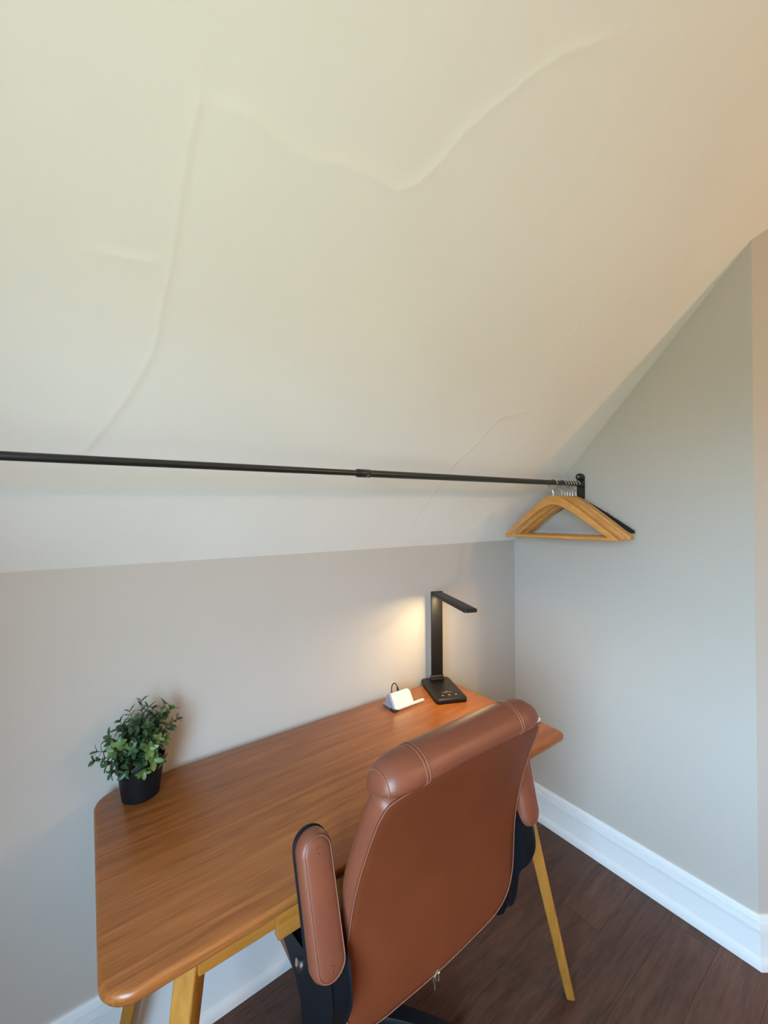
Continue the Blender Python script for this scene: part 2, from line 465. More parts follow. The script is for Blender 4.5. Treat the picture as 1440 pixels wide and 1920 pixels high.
def apron(name, lo, hi):
    bm = bmesh.new(); add_box(bm, (lo[0]-DCX, lo[1]-DCY, lo[2]), (hi[0]-DCX, hi[1]-DCY, hi[2]), 0.004, 3); return obj(name, bm, APRON, desk)
apron('apron', (-1.536, -0.497, 0.650), (-0.640, -0.479, DZ-TT))
apron('apron', (-1.520, -0.150, 0.650), (-0.660, -0.132, DZ-TT))
apron('side_rail', (-1.520, -0.479, 0.655), (-1.502, -0.150, DZ-TT))
apron('side_rail', (-0.678, -0.479, 0.655), (-0.660, -0.150, DZ-TT))
DRX0, DRX1 = -1.408, 2*DCX+1.408
bm = bmesh.new()
add_box(bm, (DRX0-DCX, -0.516-DCY, 0.645), (DRX1-DCX, -0.4975-DCY, DZ-TT-0.003), 0.0025, 2)
dr = obj('drawer', bm, APRON, desk)

# ------------------------------------------------------------------ desk lamp
LA = math.atan2(-0.91, -0.41)                    # forward direction of the base in plan
lamp = thing('desk_lamp', 'black folding desk lamp, lit, standing on the desk near the room corner', 'lamp', (-0.6035, -0.1150, DZ), LA+PI/2)
# local frame: forward is -y
bm = bmesh.new(); rings = []
for z, ins in ((0, 0.003), (0.003, 0), (0.0125, 0), (0.0155, 0.003), (0.0165, 0.006)):
    rings.append([(x, y, z) for x, y in rrect(0.058-ins, 0.098-ins, 0.014-ins*.6, 6)])
add_loft(bm, rings); base = obj('base', bm, LAMP_BLACK, lamp, True, 50)
bm = bmesh.new(); add_box(bm, (-0.0275, 0.055, 0.0165), (0.0275, 0.075, 0.030), 0.004, 3)
hg = bmesh.new()
add_lathe(bm, [(0, -0.024), (0.009, -0.024), (0.009, 0.024), (0, 0.024)], 20, mtx=Matrix.Translation((0, 0.065, 0.031)) @ Matrix.Rotation(PI/2, 4, 'Y'))
hg.free(); obj('hinge', bm, LAMP_BLACK, lamp)
PZ1 = 0.358
bm = bmesh.new(); add_box(bm, (-0.0235, 0.0600, 0.036), (0.0235, 0.0705, PZ1-0.004), 0.003, 2); obj('post', bm, LAMP_BLACK, lamp)
bm = bmesh.new(); add_lathe(bm, [(0, -0.022), (0.0075, -0.022), (0.0075, 0.022), (0, 0.022)], 20, mtx=Matrix.Translation((0, 0.064, PZ1)) @ Matrix.Rotation(PI/2, 4, 'Y'))
obj('arm_hinge', bm, LAMP_BLACK, lamp)
ARM_L = 0.315; AZ = 0.0; ARM_T = 0.011
arm_m = Matrix.Translation((0, 0.064, PZ1)) @ Matrix.Rotation(math.radians(1.5), 4, 'Z') @ Matrix.Rotation(math.radians(0), 4, 'X')
bm = bmesh.new(); rings = []
for z, ins in ((-0.006, 0.0015), (-0.005, 0), (0.003, 0), (0.0048, 0.002), (0.0055, 0.004)):
    rings.append([(x, y-ARM_L/2+0.010, z) for x, y in rrect(0.0235-ins, ARM_L/2-ins, 0.008-ins*.5, 5)])
bmesh.ops.transform(bm, matrix=arm_m, verts=add_loft(bm, rings)); arm = obj('arm', bm, LAMP_BLACK, lamp, True, 50)
bm = bmesh.new(); bmesh.ops.transform(bm, matrix=arm_m, verts=add_box(bm, (-0.016, -ARM_L+0.02, -0.0068), (0.016, -0.06, -0.0055)))
obj('led_strip', bm, LED, arm)
dl = bpy.data.lights.new('desk_lamp_light', 'AREA'); dl.shape = 'RECTANGLE'; dl.size = 0.03; dl.size_y = 0.22
dl.energy = DESK_LAMP_W; dl.color = (1.0, 0.72, 0.36)
dlo = bpy.data.objects.new('desk_lamp_light', dl); link(dlo, lamp)
dlo.matrix_local = arm_m @ Matrix.Translation((0, -0.165, -0.0085))
bm = bmesh.new()
for i in range(3):
    add_lathe(bm, [(0, 0.0166), (0.0042, 0.0166), (0.0042, 0.0168), (0, 0.0168)], 14, c=(-0.025+i*0.025, -0.066, 0))
obj('touch_mark', bm, MARK, base)
bm = bmesh.new()
add_prism(bm, [(-0.006, -0.037), (0.001, -0.037), (0.006, -0.030), (0.001, -0.0325)], 2, 0.0166, 0.0168)
x = -0.021
for i, ln in enumerate((.004, .003, .0045, .003, .004, .003, .0045, .004)):
    add_box(bm, (x, -0.046, 0.0166), (x+ln, -0.0425, 0.0168)); x += ln+0.0014
obj('printed_mark', bm, MARK, base)

# ------------------------------------------------------------------ phone stand with cable
stand = thing('phone_stand', 'small white wedge stand with ledge and black cable, beside the lamp base', 'stand', (-0.795, -0.110, DZ), 0.0)
bm = bmesh.new()
# leaning front panel, rounded at its upper right corner
pan = [(-0.042, 0.004), (0.040, 0.004), (0.040, 0.036), (0.0375, 0.043), (0.031, 0.047), (-0.042, 0.047)]
th = 0.004
def lean(x, z, off): return (x, -0.018+z*0.62+off, z)
A = [bm.verts.new(lean(x, z, 0)) for x, z in pan]; B = [bm.verts.new(lean(x, z, th)) for x, z in pan]
bm.faces.new(A); bm.faces.new(B[::-1])
for i in range(len(pan)): bm.faces.new((A[i], B[i], B[(i+1) % len(pan)], A[(i+1) % len(pan)]))
obj('panel', bm, WHITE, stand, False)
bm = bmesh.new()   # hollow grey end cheek
add_prism(bm, [(-0.016, 0.004), (0.010, 0.047), (0.022, 0.046), (0.026, 0.030), (0.034, 0.012), (0.052, 0.003), (0.010, 0.002)], 0, -0.050, -0.0425)
obj('end_cheek', bm, GREYP, stand, False)
bm = bmesh.new(); add_box(bm, (-0.044, -0.024, 0.002), (0.082, -0.013, 0.0095), 0.002, 2); obj('ledge', bm, WHITE, stand)
bm = bmesh.new(); add_prism(bm, [(0.012, 0.020), (0.050, 0.002), (0.012, 0.002)], 0, -0.042, 0.036); obj('back_wedge', bm, WHITE, stand, False)
bm = bmesh.new(); add_box(bm, (-0.056, -0.026, 0.0), (-0.036, 0.000, 0.006), 0.002, 2); add_box(bm, (-0.036, -0.020, 0.0), (0.05, 0.03, 0.0022)); obj('rubber_foot', bm, RUBBER, stand)
bm = bmesh.new()
cp = smooth_path([(0.006, 0.030, 0.030), (0.0045, 0.034, 0.050), (-0.002, 0.036, 0.064), (-0.011, 0.036, 0.068), (-0.018, 0.037, 0.058), (-0.017, 0.040, 0.040), (-0.008, 0.046, 0.016), (0.01, 0.060, 0.003), (0.05, 0.078, 0.0022)], 6)
add_tube(bm, cp, 0.0019, 8); obj('cable', bm, RUBBER, stand)
bm = bmesh.new(); add_tube(bm, [(0.0065, 0.029, 0.026), (0.006, 0.031, 0.036), (0.0045, 0.033, 0.048), (0.004, 0.0345, 0.053)], [0.004, 0.0045, 0.004, 0.0022], 10); obj('plug', bm, RUBBER, stand)

bm = bmesh.new(); add_box(bm, (-0.030, -0.050, 0), (0.030, 0.050, 0.011), 0.003, 2)
wb = obj('white_box', bm, WHITE); wb.location = (-0.5375, -0.412, DZ)
tag(wb, 'flat white box on the right edge of the desk behind the chair back', 'box')

# ------------------------------------------------------------------ potted plant
plant = thing('potted_plant', 'small leafy green plant in a black plastic pot at the left end of the desk', 'plant', (-1.578, -0.0835, DZ))
bm = bmesh.new()
add_lathe(bm, [(0, 0), (0.037, 0), (0.0395, 0.002), (0.0475, 0.066), (0.0490, 0.067), (0.0515, 0.088), (0.0505, 0.090), (0.0480, 0.089), (0.0455, 0.072), (0, 0.072)], 48)
obj('pot', bm, POT, plant, True, 40)
bm = bmesh.new(); add_lathe(bm, [(0, 0.0725), (0.0455, 0.0725), (0.044, 0.077), (0.02, 0.080), (0, 0.081)], 24); obj('soil', bm, SOIL, plant)
def leaf_mesh(name, m, ln, wd, curl):
    bm = bmesh.new()
    prof = [(0, .12), (.28, .80), (.58, 1.0), (.84, .62), (1.0, 0.0)]
    rows = []
    for t, ww in prof:
        z = -curl*ln*t*t
        rows.append([bm.verts.new((-ww*wd/2, ln*t, z+0.18*ww*wd)), bm.verts.new((0, ln*t, z)), bm.verts.new((ww*wd/2, ln*t, z+0.18*ww*wd))] if ww > 0 else [bm.verts.new((0, ln*t, z))])
    for a, b in zip(rows, rows[1:]):
        if len(b) == 3:
            bm.faces.new((a[0], a[1], b[1], b[0])); bm.faces.new((a[1], a[2], b[2], b[1]))
        else:
            bm.faces.new((a[0], a[1], b[0])); bm.faces.new((a[1], a[2], b[0]))
    me = bpy.data.meshes.new(name)
    for f in bm.faces: f.smooth = True
    bm.to_mesh(me); bm.free(); me.materials.append(m); return me
LEAVES_D = [leaf_mesh('leaf', LEAF_D, l, w_, c) for l, w_, c in ((.019, .0095, .25), (.023, .0105, .15), (.016, .0085, .4))]
LEAVES_L = [leaf_mesh('leaf', LEAF_L, l, w_, c) for l, w_, c in ((.019, .0105, .2), (.022, .012, .1), (.016, .009, .3))]
NEEDLE = [leaf_mesh('leaf', LEAF_D, l, w_, c) for l, w_, c in ((.021, .0048, .2), (.018, .0045, .35))]
rs = random.Random(11)
n_leaf = 0
extra = []
tips = [  # tip of each sprig relative to the pot's base centre, kind
    (0.004, 0.020, 0.212, 'n'), (-0.020, 0.030, 0.190, 'n'), (0.016, 0.010, 0.196, 'n'), (-0.012, -0.010, 0.180, 'd'), (0.028, 0.030, 0.182, 'd'),
    (0.052, 0.020, 0.190, 'l'), (0.066, 0.030, 0.170, 'l'), (0.078, 0.010, 0.150, 'n'), (0.060, -0.020, 0.150, 'd'), (0.050, -0.030, 0.128, 'l'),
    (0.030, -0.045, 0.140, 'l'), (0.012, -0.055, 0.128, 'l'), (0.020, -0.062, 0.105, 'l'), (0.000, -0.060, 0.082, 'l'), (0.036, -0.050, 0.092, 'd'),
    (-0.020, -0.050, 0.135, 'd'), (-0.040, -0.040, 0.150, 'l'), (-0.055, -0.030, 0.135, 'l'), (-0.062, -0.015, 0.160, 'd'), (-0.084, 0.000, 0.130, 'n'),
    (-0.088, -0.010, 0.116, 'n'), (-0.066, -0.030, 0.110, 'l'), (-0.058, -0.030, 0.088, 'l'), (-0.034, -0.052, 0.090, 'd'), (-0.040, 0.020, 0.175, 'd'),
    (0.010, -0.030, 0.165, 'd'), (0.040, 0.000, 0.165, 'd'), (-0.030, 0.000, 0.160, 'd')]
for tx, ty, tz, kind in tips:
    a = Vector((tx*0.18, ty*0.18, 0.076)); c = Vector((tx, ty, tz))
    mid = a.lerp(c, 0.5)+Vector((-tx*0.10, -ty*0.10, 0.012))
    path = smooth_path([a, mid, c], 6)
    bm = bmesh.new(); add_tube(bm, path, [0.0014-0.0007*i/(len(path)-1) for i in range(len(path))], 6); obj('stem', bm, STEM, plant)
    axis_n = 6 if kind != 'n' else 7
    for j in range(axis_n):
        t = 0.40+0.60*j/(axis_n-1)
        f = t*(len(path)-1); i0 = min(int(f), len(path)-2); p = path[i0].lerp(path[i0+1], f-i0)
        d = (path[i0+1]-path[i0]).normalized()
        last = j == axis_n-1
        cnt = 4 if last else 2
        ph = rs.uniform(0, PI)
        for q in range(cnt):
            ang = ph+2*PI*q/cnt
            x_ = d.orthogonal().normalized(); y_ = d.cross(x_)
            out = x_*math.cos(ang)+y_*math.sin(ang)
            ld = (out*(0.9 if not last else 0.75)+d*(0.55 if not last else 0.65)+Vector((0, 0, 0.1))).normalized()
            up_ = (d-ld*d.dot(ld)).normalized(); rt = ld.cross(up_)
            sc = rs.uniform(0.95, 1.40)*(0.85 if last else 1)
            wp = p+ld*0.022*sc
            if (wp.y-0.0835) > -0.006: continue
            mt = Matrix((rt*sc, ld*sc, up_*sc)).transposed().to_4x4(); mt.translation = p
            if n_leaf < 292:
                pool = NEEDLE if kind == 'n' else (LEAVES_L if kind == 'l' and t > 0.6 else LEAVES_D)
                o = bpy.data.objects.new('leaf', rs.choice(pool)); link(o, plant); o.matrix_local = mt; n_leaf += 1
            else: extra.append(mt)
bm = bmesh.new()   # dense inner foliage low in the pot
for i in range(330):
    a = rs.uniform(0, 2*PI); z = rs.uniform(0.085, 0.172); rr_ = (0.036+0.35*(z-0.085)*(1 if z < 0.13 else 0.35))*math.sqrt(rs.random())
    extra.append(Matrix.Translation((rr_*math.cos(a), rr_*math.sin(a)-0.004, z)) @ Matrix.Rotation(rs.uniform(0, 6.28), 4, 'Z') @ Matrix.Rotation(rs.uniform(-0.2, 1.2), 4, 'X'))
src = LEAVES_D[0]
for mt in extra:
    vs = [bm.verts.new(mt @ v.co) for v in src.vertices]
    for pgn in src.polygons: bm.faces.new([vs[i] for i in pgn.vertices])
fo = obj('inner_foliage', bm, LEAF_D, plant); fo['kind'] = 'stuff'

# ------------------------------------------------------------------ clothes rail and hangers
RY = -0.338
def rz(x): return 1.5325+0.0175*x
rail = thing('clothes_rail', 'long black telescopic clothes rail under the sloping ceiling', 'rail', (0, RY, rz(0)))
def rp(x): return (x, 0, rz(x)-rz(0))
bm = bmesh.new(); add_tube(bm, [rp(-1.11), rp(-0.012)], 0.0095, 20); obj('outer_tube', bm, BLACK_METAL, rail)
bm = bmesh.new(); add_tube(bm, [rp(XL+0.012), rp(-1.10)], 0.0076, 20); obj('inner_tube', bm, BLACK_METAL, rail)
bm = bmesh.new(); add_tube(bm, [rp(-1.125), rp(-1.1235), rp(-1.085), rp(-1.0835)], [0.0098, 0.0108, 0.0108, 0.0098], 20); obj('collar', bm, BLACK_METAL, rail)
bm = bmesh.new(); add_tube(bm, [(-1.098, -0.0085, rp(-1.098)[2]-0.0085), (-1.094, -0.0098, rp(-1.094)[2]-0.0045)], 0.0013, 6); obj('set_screw', bm, STEEL, rail)
def bracket(xw, s):
    bm = bmesh.new()
    add_prism(bm, [(y, z) for y, z in rrect(0.0165, 0.058, 0.0165, 8, 0.005, -0.014)], 0, xw-s*0.0045, xw)
    br = obj('wall_bracket', bm, BLACK_METAL, rail, True, 40)
    bm = bmesh.new(); add_tube(bm, [(xw-s*0.004, 0, rp(xw)[2]), (xw-s*0.026, 0, rp(xw)[2]), (xw-s*0.028, 0, rp(xw)[2])], [0.0138, 0.0138, 0.0128], 20); obj('socket', bm, BLACK_METAL, br)
    bm = bmesh.new(); add_tube(bm, [(xw-s*0.004, 0.004, 0.030), (xw-s*0.020, 0.004, 0.030), (xw-s*0.024, 0.004, 0.030)], [0.0145, 0.0140, 0.0100], 18); obj('knob', bm, BLACK_METAL, br)
    bm = bmesh.new(); add_lathe(bm, [(0, 0), (0.0045, 0), (0.0040, 0.002), (0, 0.003)], 14, mtx=Matrix.Translation((xw-s*0.0235, 0.004, 0.030)) @ Matrix.Rotation(-s*PI/2, 4, 'Y')); obj('screw', bm, STEEL, br)
bracket(0.0, 1); bracket(XL, -1)

HW = 0.226
def hanger_parts(root, m, thick, hook_m, slim=False, bar=True):
    # origin: centre of the rail section; plane y-z
    top = -0.050; drop = 0.158
    cl = []; N = 40
    for i in range(N+1):
        t = -1+2*i/N; a = abs(t)
        z = top-drop*((a*a+0.035)**0.5-0.187)/(1.035**0.5-0.187) if not slim else top-drop*(0.88*a**1.12)
        cl.append((t*HW, z, a))
    bm = bmesh.new(); rings = []
    for y, z, a in cl:
        hh = (0.037-0.016*a) if not slim else (0.025-0.007*a)
        hh *= 1 if a < 0.93 else 1-0.5*((a-0.93)/0.07)**2
        tk = thick*(1-0.25*a)
        bend = 0.012*a*a if not slim else 0.0
        q = rrect(tk/2, hh/2, min(tk, hh)*0.30, 3)
        rings.append([(bend+u, y, z-hh/2+v) for u, v in q])
    add_loft(bm, rings); o1 = obj('shoulder_frame', bm, m, root, True, 50)
    zt = cl[0][1]
    if bar:
        bm = bmesh.new(); e = 0.93
        zb_ = [z for y, z, a in cl if abs(a-0.95) < 0.03][0]-0.014
        add_tube(bm, [(0.010, -HW*e, zb_), (0.010, 0, zb_), (0.010, HW*e, zb_)], 0.0055, 10); obj('trouser_bar', bm, m, root)
    bm = bmesh.new(); r_ = 0.019; c = -r_+0.0095+0.0022
    pts = [(0, 0, top-0.006), (0, 0, top+0.008), (0, 0.002, c-r_*0.98+0.000)]
    for k_ in range(0, 15):
        an = -PI/2+0.5+(1.32*PI)*k_/14
        pts.append((0, r_*math.cos(an), c+r_*math.sin(an)))
    pts[2] = (0, 0.004, c-r_*1.02)
    add_tube(bm, pts, 0.0018, 8); obj('hook', bm, hook_m, root)
    bm = bmesh.new(); add_tube(bm, [(0, 0, top-0.002), (0, 0, top+0.012)], [0.0032, 0.0024], 10); obj('ferrule', bm, hook_m, root)
    if slim:
        bm = bmesh.new()
        for s in (-1, 1):
            yy_ = s*HW*0.56; zz = top-drop*(0.88*0.56**1.12)
            add_tube(bm, [(0, yy_-0.006*s, zz+0.001), (0, yy_, zz+0.005), (0, yy_+0.008*s, zz-0.002)], 0.0026, 8)
        obj('strap_hook', bm, hook_m, root)
def copy_thing(root):
    r = root.copy(); COL.objects.link(r)
    for ch in root.children:
        c = ch.copy(); COL.objects.link(c); c.parent = r
    return r
HSPOT = [(-0.222, 1.0, 'honey wooden coat hanger hanging apart, leftmost of those on the rail', BEECH),
         (-0.158, 0.5, 'honey wooden coat hanger second from the left on the rail, first of the tight bunch', BEECH),
         (-0.138, -0.3, 'honey wooden coat hanger third from the left on the rail', BEECH),
         (-0.118, -1.0, 'paler blond wooden coat hanger in the middle of the bunch', BEECH_PALE),
         (-0.098, -1.6, 'honey wooden coat hanger between the pale hanger and the last wooden one', BEECH),
         (-0.078, -2.2, 'honey wooden coat hanger right before the black hanger', BEECH)]
G = 'coat hangers at the right end of the rail'
h0 = None
for i, (x, rot, lab, m_) in enumerate(HSPOT):
    if m_ is BEECH and h0 is not None:
        t = copy_thing(h0)
    else:
        t = thing('coat_hanger', lab, 'hanger'); hanger_parts(t, m_, 0.0125, CHROME)
        if h0 is None: h0 = t
    t.location = (x, RY, rz(x)); t.rotation_euler = (0, 0, math.radians(rot))
    t['label'] = lab; t['category'] = 'hanger'; t['group'] = G
t = thing('coat_hanger', 'slim black velvet coat hanger closest to the wall', 'hanger', (-0.052, RY, rz(-0.052)), math.radians(-2.6), G)
hanger_parts(t, VELVET, 0.006, CHROME, slim=True, bar=False)

# ------------------------------------------------------------------ office chair
CHX, CHY = -1.094, -0.40
chair = thing('office_chair', 'brown leather office chair with flipped up armrests pushed up to the desk', 'chair', (CHX, CHY, 0))
# backrest frame: u across, v up along the back, w forward; lean back about 9 degrees
LEAN = math.radians(11.5)
bk_o = Vector((0, -0.608-CHY, 0.475))
vU, vV, vW = Vector((1, 0, 0)), Vector((0, -math.sin(LEAN), math.cos(LEAN))), Vector((0, math.cos(LEAN), math.sin(LEAN)))
def BK(u, v, w_): return bk_o+vU*u+vV*v+vW*(w_+0.032*max(0.0, math.sin(PI*min(1, max(0, v/0.49)))))   # hollow of the back
def back_outline():
    """closed outline of the rear panel, counter-clockwise seen from behind"""
    pts = [(0.0, 0.000), (0.09, 0.004), (0.165, 0.010), (0.208, 0.030), (0.230, 0.070), (0.234, 0.13), (0.228, 0.22), (0.225, 0.30), (0.220, 0.37), (0.216, 0.425), (0.211, 0.458), (0.192, 0.481), (0.09, 0.4875), (0.0, 0.488)]
    left = [(-u, v) for u, v in pts[1:-1]][::-1]
    full_ = pts+left
    P = [Vector((u, v, 0)) for u, v in full_]
    n = len(P); out = []
    for i in range(n):
        a, b, c, d = P[i-1], P[i], P[(i+1) % n], P[(i+2) % n]
        for k_ in range(4):
            t_ = k_/4
            q = 0.5*((2*b)+(c-a)*t_+(2*a-5*b+4*c-d)*t_*t_+(3*b-a-3*c+d)*t_**3); out.append((q.x, q.y))
    return out
OUT = back_outline(); CV = 0.25
def ring_of(s, w_, grow=0.0):
    r_ = []
    n = len(OUT)
    for i, (u, v) in enumerate(OUT):
        pu, pv = OUT[i-1]; nu, nv = OUT[(i+1) % n]
        tx, ty = nu-pu, nv-pv; L_ = math.hypot(tx, ty) or 1
        ox, oy = ty/L_, -tx/L_
        wq = w_(u*s, (v-CV)*s+CV) if callable(w_) else w_
        r_.append(BK(u*s+ox*grow, (v-CV)*s+CV+oy*grow, wq))
    return r_
bm = bmesh.new()
rp_ = []
for s in (0.03, 0.1, 0.2, 0.3, 0.4, 0.5, 0.6, 0.7, 0.8, 0.88, 0.94, 0.98):
    rp_.append(ring_of(s, (lambda s_: (lambda u, v: -0.007*(1-s_**2.2)))(s)))
rp_.append(ring_of(1.0, 0.0015))
rp_.append(ring_of(0.995, 0.010))
add_loft(bm, rp_); bp_ = obj('rear_panel', bm, LEATHER_PANEL, chair, True, 60)
bm = bmesh.new()
rg = [ring_of(1.0, 0.003, -0.004), ring_of(1.0, 0.003, 0.003), ring_of(1.0, 0.009, 0.006), ring_of(1.0, 0.019, 0.009), ring_of(1.0, 0.031, 0.008), ring_of(1.0, 0.040, 0.001), ring_of(1.0, 0.046, -0.014)]
for s, ww in ((0.85, 0.051), (0.6, 0.055), (0.3, 0.057), (0.05, 0.058)): rg.append(ring_of(s, ww))
add_loft(bm, rg, False); obj('back_cushion', bm, LEATHER, chair, True, 60)
bm = bmesh.new(); ro = ring_of(1.0, 0.0005, 0.002); add_tube(bm, ro+[ro[0]], 0.0013, 6, False); obj('piping', bm, STITCH, chair)
# padded roll over the top
ROLL = smooth_path([(v, w_, 0) for v, w_ in ((0.497, 0.0015), (0.506, -0.0045), (0.517, -0.0075), (0.531, -0.004), (0.5445, 0.007), (0.553, 0.026), (0.5545, 0.050), (0.547, 0.075), (0.532, 0.095), (0.508, 0.106), (0.482, 0.107), (0.458, 0.098), (0.450, 0.080), (0.460, 0.045), (0.482, 0.015), (0.494, 0.004))], 3)
ROLL = [(0.487+(p[0]-0.497)*(0.80 if p[0] > 0.497 else 0.95), p[1]*(0.74 if p[1] > 0 else 1.0)) for p in ROLL[:-1]]
NR = len(ROLL)
def roll_sec(u, U0=0.211):
    a = min(1.0, abs(u)/U0)
    k_ = (1-a**10)**0.5 if a < 1 else 0.0
    k_ = max(k_, 0.02)
    # a slight dip between the seams at the quilted thirds
    dip = 1-0.020*math.exp(-((abs(u)-0.130)/0.007)**2)
    sec = []
    for v, w_ in ROLL:
        sec.append((u-0.002, 0.489+(v-0.489)*k_*dip-0.004*a*a, 0.034+(w_-0.034)*(k_**0.8)*dip))
    return sec
us = [-0.211, -0.2107, -0.210, -0.2085, -0.206, -0.202, -0.196, -0.188, -0.175, -0.16, -0.15, -0.142, -0.137, -0.134, -0.13, -0.126, -0.12, -0.112, -0.08, -0.04]
us = us+[0]+[-x for x in us[::-1]]
bm = bmesh.new(); add_loft(bm, [[BK(*p) for p in roll_sec(u)] for u in us]); rollo = obj('headrest_roll', bm, LEATHER, chair, True, 60)
def surf_line(u, i0, i1, rad=0.0011):
    s = roll_sec(u)
    return [BK(p[0], p[1]+(p[1]-0.489)*0.010, p[2]+(p[2]-0.034)*0.010) for p in [s[i % NR] for i in range(i0, i1+1)]]
for s in (-1, 1):
    for du in (0.1265, 0.1335):
        bm = bmesh.new(); add_tube(bm, surf_line(s*du, 1, 26), 0.0011, 6); obj('stitching', bm, STITCH, rollo)
    bm = bmesh.new(); add_tube(bm, surf_line(s*0.2015, 1, 26), 0.0014, 6); obj('end_seam', bm, STITCH, rollo)

# flipped-up armrests
def pad(sx, bot, top, bow):
    """bot/top: centre line of the visible padded face, in chair coordinates"""
    bot, top = Vector(bot), Vector(top); ax = (top-bot).normalized(); L_ = (top-bot).length
    side = Vector((1, 0, 0)); side = (side-ax*side.dot(ax)).normalized(); nrm = side.cross(ax)   # toward -y, the viewer
    if nrm.y > 0: nrm = -nrm
    hw = 0.0305; hl = L_/2
    ctr = bot.lerp(top, 0.5)
    def ring(ins, d, r=0.030):
        out = []
        for a, b in rrect(hw-ins, hl-ins, [max(0.004, r-ins)]*4, 8):
            bowd = bow*((b/hl)**2-1)
            out.append(ctr+side*a+ax*b+nrm*(d+bowd))
        return out
    bm = bmesh.new()
    add_loft(bm, [ring(0.003, -0.030), ring(0.0, -0.026), ring(0.0, -0.014), ring(0.0025, -0.007), ring(0.007, -0.0022), ring(0.013, 0.0), ring(0.020, 0.0012), ring(0.030, 0.002)])
    p_ = obj('armrest_pad', bm, LEATHER, chair, True, 60)
    bm = bmesh.new(); q = ring(0.0065, -0.0018); add_tube(bm, q+[q[0]], 0.0010, 6, False); obj('stitching', bm, STITCH, p_)
    bm = bmesh.new(); add_loft(bm, [ring(0.006, -0.043), ring(0.001, -0.040), ring(-0.0015, -0.034), ring(-0.0015, -0.031), ring(0.002, -0.0295)])
    obj('pad_shell', bm, BLACK, p_, True, 50)
for s in (-1, 1):
    xb = s*0.272
    pad(s, (xb, -0.645-CHY, 0.658), (xb+s*0.006, -0.592-CHY, 0.870), -0.004)
    # support bracket: a bent plastic plate from the seat side up to the pivot
    prof = smooth_path([(-0.612, 0.700), (-0.632, 0.665), (-0.640, 0.610), (-0.622, 0.560), (-0.596, 0.520), (-0.588, 0.470), (-0.575, 0.425), (-0.55, 0.405), (-0.537, 0.43), (-0.534, 0.48), (-0.528, 0.52), (-0.505, 0.545), (-0.47, 0.563), (-0.44, 0.578), (-0.45, 0.600), (-0.50, 0.612), (-0.56, 0.630), (-0.588, 0.66), (-0.596, 0.700)], 4)
    bm = bmesh.new()
    poly = [(p[0], p[1]) for p in [(q.x, q.y) for q in [Vector((a[0], a[1], 0)) for a in prof]]]
    cy_ = sum(p[0] for p in poly)/len(poly); cz_ = sum(p[1] for p in poly)/len(poly)
    rings = []
    for xx, ins in ((0.238, 0.004), (0.241, 0.0), (0.271, 0.0), (0.275, 0.004)):
        rr_ = []
        n = len(poly)
        for i in range(n):
            (py, pz), (qy, qz) = poly[i-1], poly[(i+1) % n]
            tx, ty = qy-py, qz-pz; L_ = math.hypot(tx, ty) or 1
            rr_.append((s*xx, poly[i][0]-CHY + ins*(-ty/L_)*-1*0 - ins*(ty/L_)*-1, poly[i][1] - ins*(tx/L_)))
        rings.append(rr_)
    add_loft(bm, rings); brk = obj('armrest_bracket', bm, BLACK, chair, True, 40)
    bm = bmesh.new(); add_lathe(bm, [(0, 0), (0.0115, 0), (0.011, 0.004), (0.006, 0.0065), (0, 0.007)], 20, mtx=Matrix.Translation((s*0.274, -0.519-CHY, 0.583)) @ Matrix.Rotation(s*PI/2, 4, 'Y'))
    obj('bolt_cap', bm, CHROME, brk)
    bm = bmesh.new(); add_lathe(bm, [(0, -0.022), (0.016, -0.022), (0.018, -0.019), (0.018, 0.019), (0.016, 0.022), (0, 0.022)], 20, mtx=Matrix.Translation((s*0.268, -0.608-CHY, 0.660)) @ Matrix.Rotation(PI/2, 4, 'Y'))
    obj('pivot', bm, BLACK, brk)

# seat, under the desk
bm = bmesh.new(); rings = []
for z, ins in ((0.420, 0.02), (0.424, 0.006), (0.440, 0.0), (0.475, 0.0), (0.492, 0.006), (0.502, 0.02), (0.508, 0.05), (0.511, 0.12)):
    rings.append([(x, y, z) for x, y in rrect(0.235-ins, 0.225-ins, max(0.02, 0.07-ins*.6), 6, 0, -0.345-CHY)])
add_loft(bm, rings); obj('seat', bm, LEATHER, chair, True, 60)
bm = bmesh.new(); rings = []
for z, ins in ((0.395, 0.03), (0.400, 0.02), (0.4195, 0.015)):
    rings.append([(x, y, z) for x, y in rrect(0.225-ins, 0.215-ins, 0.06, 6, 0, -0.345-CHY)])
add_loft(bm, rings); obj('seat_shell', bm, BLACK, chair)
bm = bmesh.new(); add_box(bm, (-0.08, -0.38-CHY, 0.350), (0.08, -0.20-CHY, 0.394), 0.008, 2); obj('tilt_mechanism', bm, BLACK, chair)
bm = bmesh.new(); cyc = -0.312-CHY
add_lathe(bm, [(0, 0.06), (0.026, 0.06), (0.026, 0.20), (0.022, 0.205), (0.014, 0.21), (0.014, 0.352), (0, 0.352)], 24, c=(0, cyc, 0)); obj('gas_lift', bm, BLACK, chair)
bm = bmesh.new(); add_lathe(bm, [(0, 0.055), (0.05, 0.055), (0.055, 0.065), (0.055, 0.105), (0.045, 0.118), (0.027, 0.122), (0, 0.122)], 28, c=(0, cyc, 0)); obj('base_hub', bm, BLACK, chair, True, 50)
STAR0 = math.radians(-44)
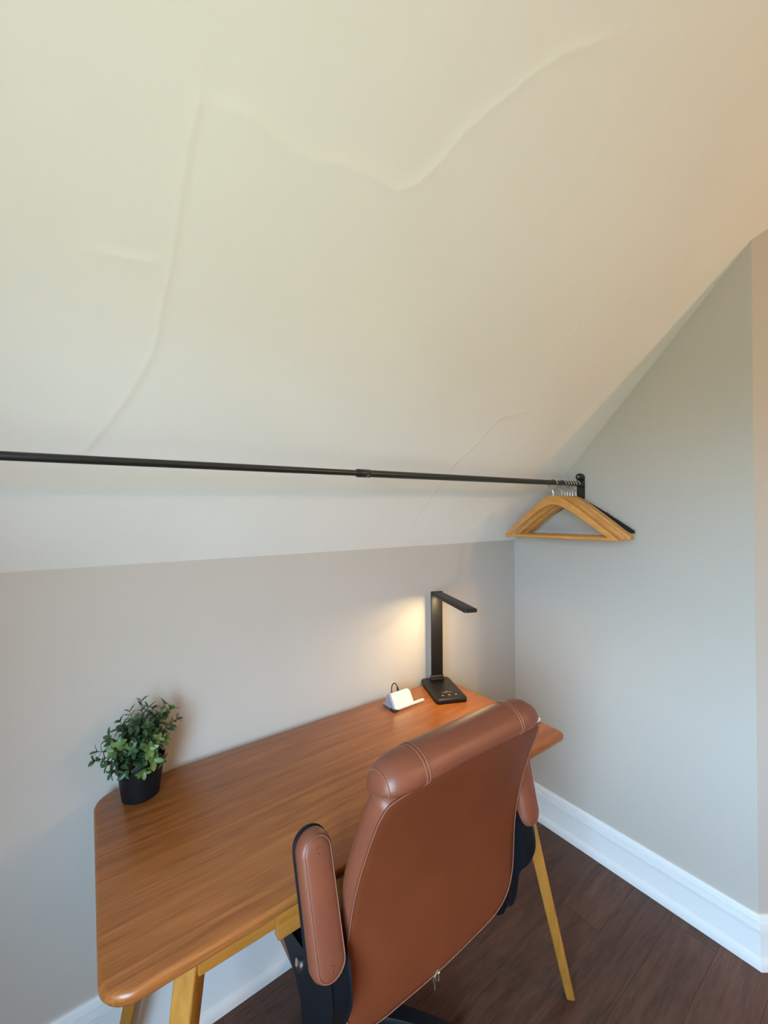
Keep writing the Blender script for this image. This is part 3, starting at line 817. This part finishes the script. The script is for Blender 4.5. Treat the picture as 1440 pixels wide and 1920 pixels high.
for i in range(5):
    an = STAR0+2*PI*i/5; d = Vector((math.cos(an), math.sin(an), 0)); p_ = Vector((-d.y, d.x, 0)); o_ = Vector((0, cyc, 0))
    bm = bmesh.new(); rings = []
    for t_, hw, zt, zb_ in ((0.035, 0.027, 0.116, 0.070), (0.10, 0.024, 0.110, 0.066), (0.18, 0.020, 0.098, 0.060), (0.235, 0.017, 0.082, 0.055), (0.252, 0.014, 0.074, 0.057)):
        c0 = o_+d*t_
        rings.append([c0+p_*(-hw)+Vector((0, 0, zb_)), c0+p_*(hw)+Vector((0, 0, zb_)), c0+p_*(hw)+Vector((0, 0, zt-0.010)), c0+p_*(hw*.72)+Vector((0, 0, zt)), c0-p_*(hw*.72)+Vector((0, 0, zt)), c0+p_*(-hw)+Vector((0, 0, zt-0.010))])
    add_loft(bm, rings); so = obj('base_arm', bm, BLACK, chair, True, 40)
    bm = bmesh.new(); c0 = o_+d*0.232
    for sgn in (-1, 1):
        vs = add_lathe(bm, [(0, -0.009), (0.021, -0.009), (0.025, -0.006), (0.025, 0.006), (0.021, 0.009), (0, 0.009)], 20,
                       mtx=Matrix.Translation(c0+p_*(0.013*sgn)+Vector((0, 0, 0.0255))) @ Matrix((d, Vector((0, 0, 1)), p_)).transposed().to_4x4())
    add_tube(bm, [c0+Vector((0, 0, 0.026)), c0+Vector((0, 0, 0.062))], 0.006, 10)
    obj('caster', bm, RUBBER, so)
# zip pull at the lower seam
bm = bmesh.new()
zp = BK(-0.018, -0.004, 0.002)
add_tube(bm, [zp+Vector((0.010, 0, 0.006)), zp+Vector((0.001, -0.002, 0.002)), zp+Vector((-0.006, -0.003, -0.001))], 0.0028, 8)
vs = add_lathe(bm, [(0.0035, -0.001), (0.0052, -0.001), (0.0052, 0.001), (0.0035, 0.001), (0.0035, -0.001)], 16, mtx=Matrix.Translation(zp+Vector((-0.005, -0.004, -0.006))) @ Matrix.Rotation(PI/2, 4, 'X'))
add_box(bm, tuple(zp+Vector((-0.0065, -0.0046, -0.026))), tuple(zp+Vector((-0.0035, -0.0034, -0.010))), 0.0005, 1)
add_box(bm, tuple(zp+Vector((0.004, -0.0046, -0.016))), tuple(zp+Vector((0.009, -0.0030, 0.002))), 0.0005, 1)
obj('zip_pull', bm, STEEL, chair)

# ------------------------------------------------------------------ ceiling lamp of the room, plus an added warm fill lamp (out of frame)
for k, (lx, ly, lw) in enumerate(CEIL_AND_FILL_LAMPS):
    cl_ = thing('ceiling_or_fill_light', ('added warm fill light behind the viewer, shaped as a ceiling light, on the window side', 'round warm ceiling light behind the viewer, past the right wall')[k == 0], 'lamp', (lx, ly, ZTOP), 0, 'ceiling lights behind the viewer')
    bm = bmesh.new(); add_lathe(bm, [(0, 0), (0.15, 0), (0.15, -0.02), (0.14, -0.025), (0, -0.025)], 32); obj('base', bm, TRIM, cl_)
    bm = bmesh.new(); add_lathe(bm, [(0.135, -0.025), (0.13, -0.05), (0.10, -0.08), (0.05, -0.095), (0, -0.1)], 32); obj('lamp_shade', bm, DOME, cl_)
    pt = bpy.data.lights.new('ceiling_or_fill_bulb', 'POINT'); pt.energy = lw; pt.color = CEIL_LAMP_COL; pt.shadow_soft_size = 0.06
    pto = bpy.data.objects.new('ceiling_or_fill_bulb', pt); link(pto, cl_); pto.location = (0, 0, -0.17)
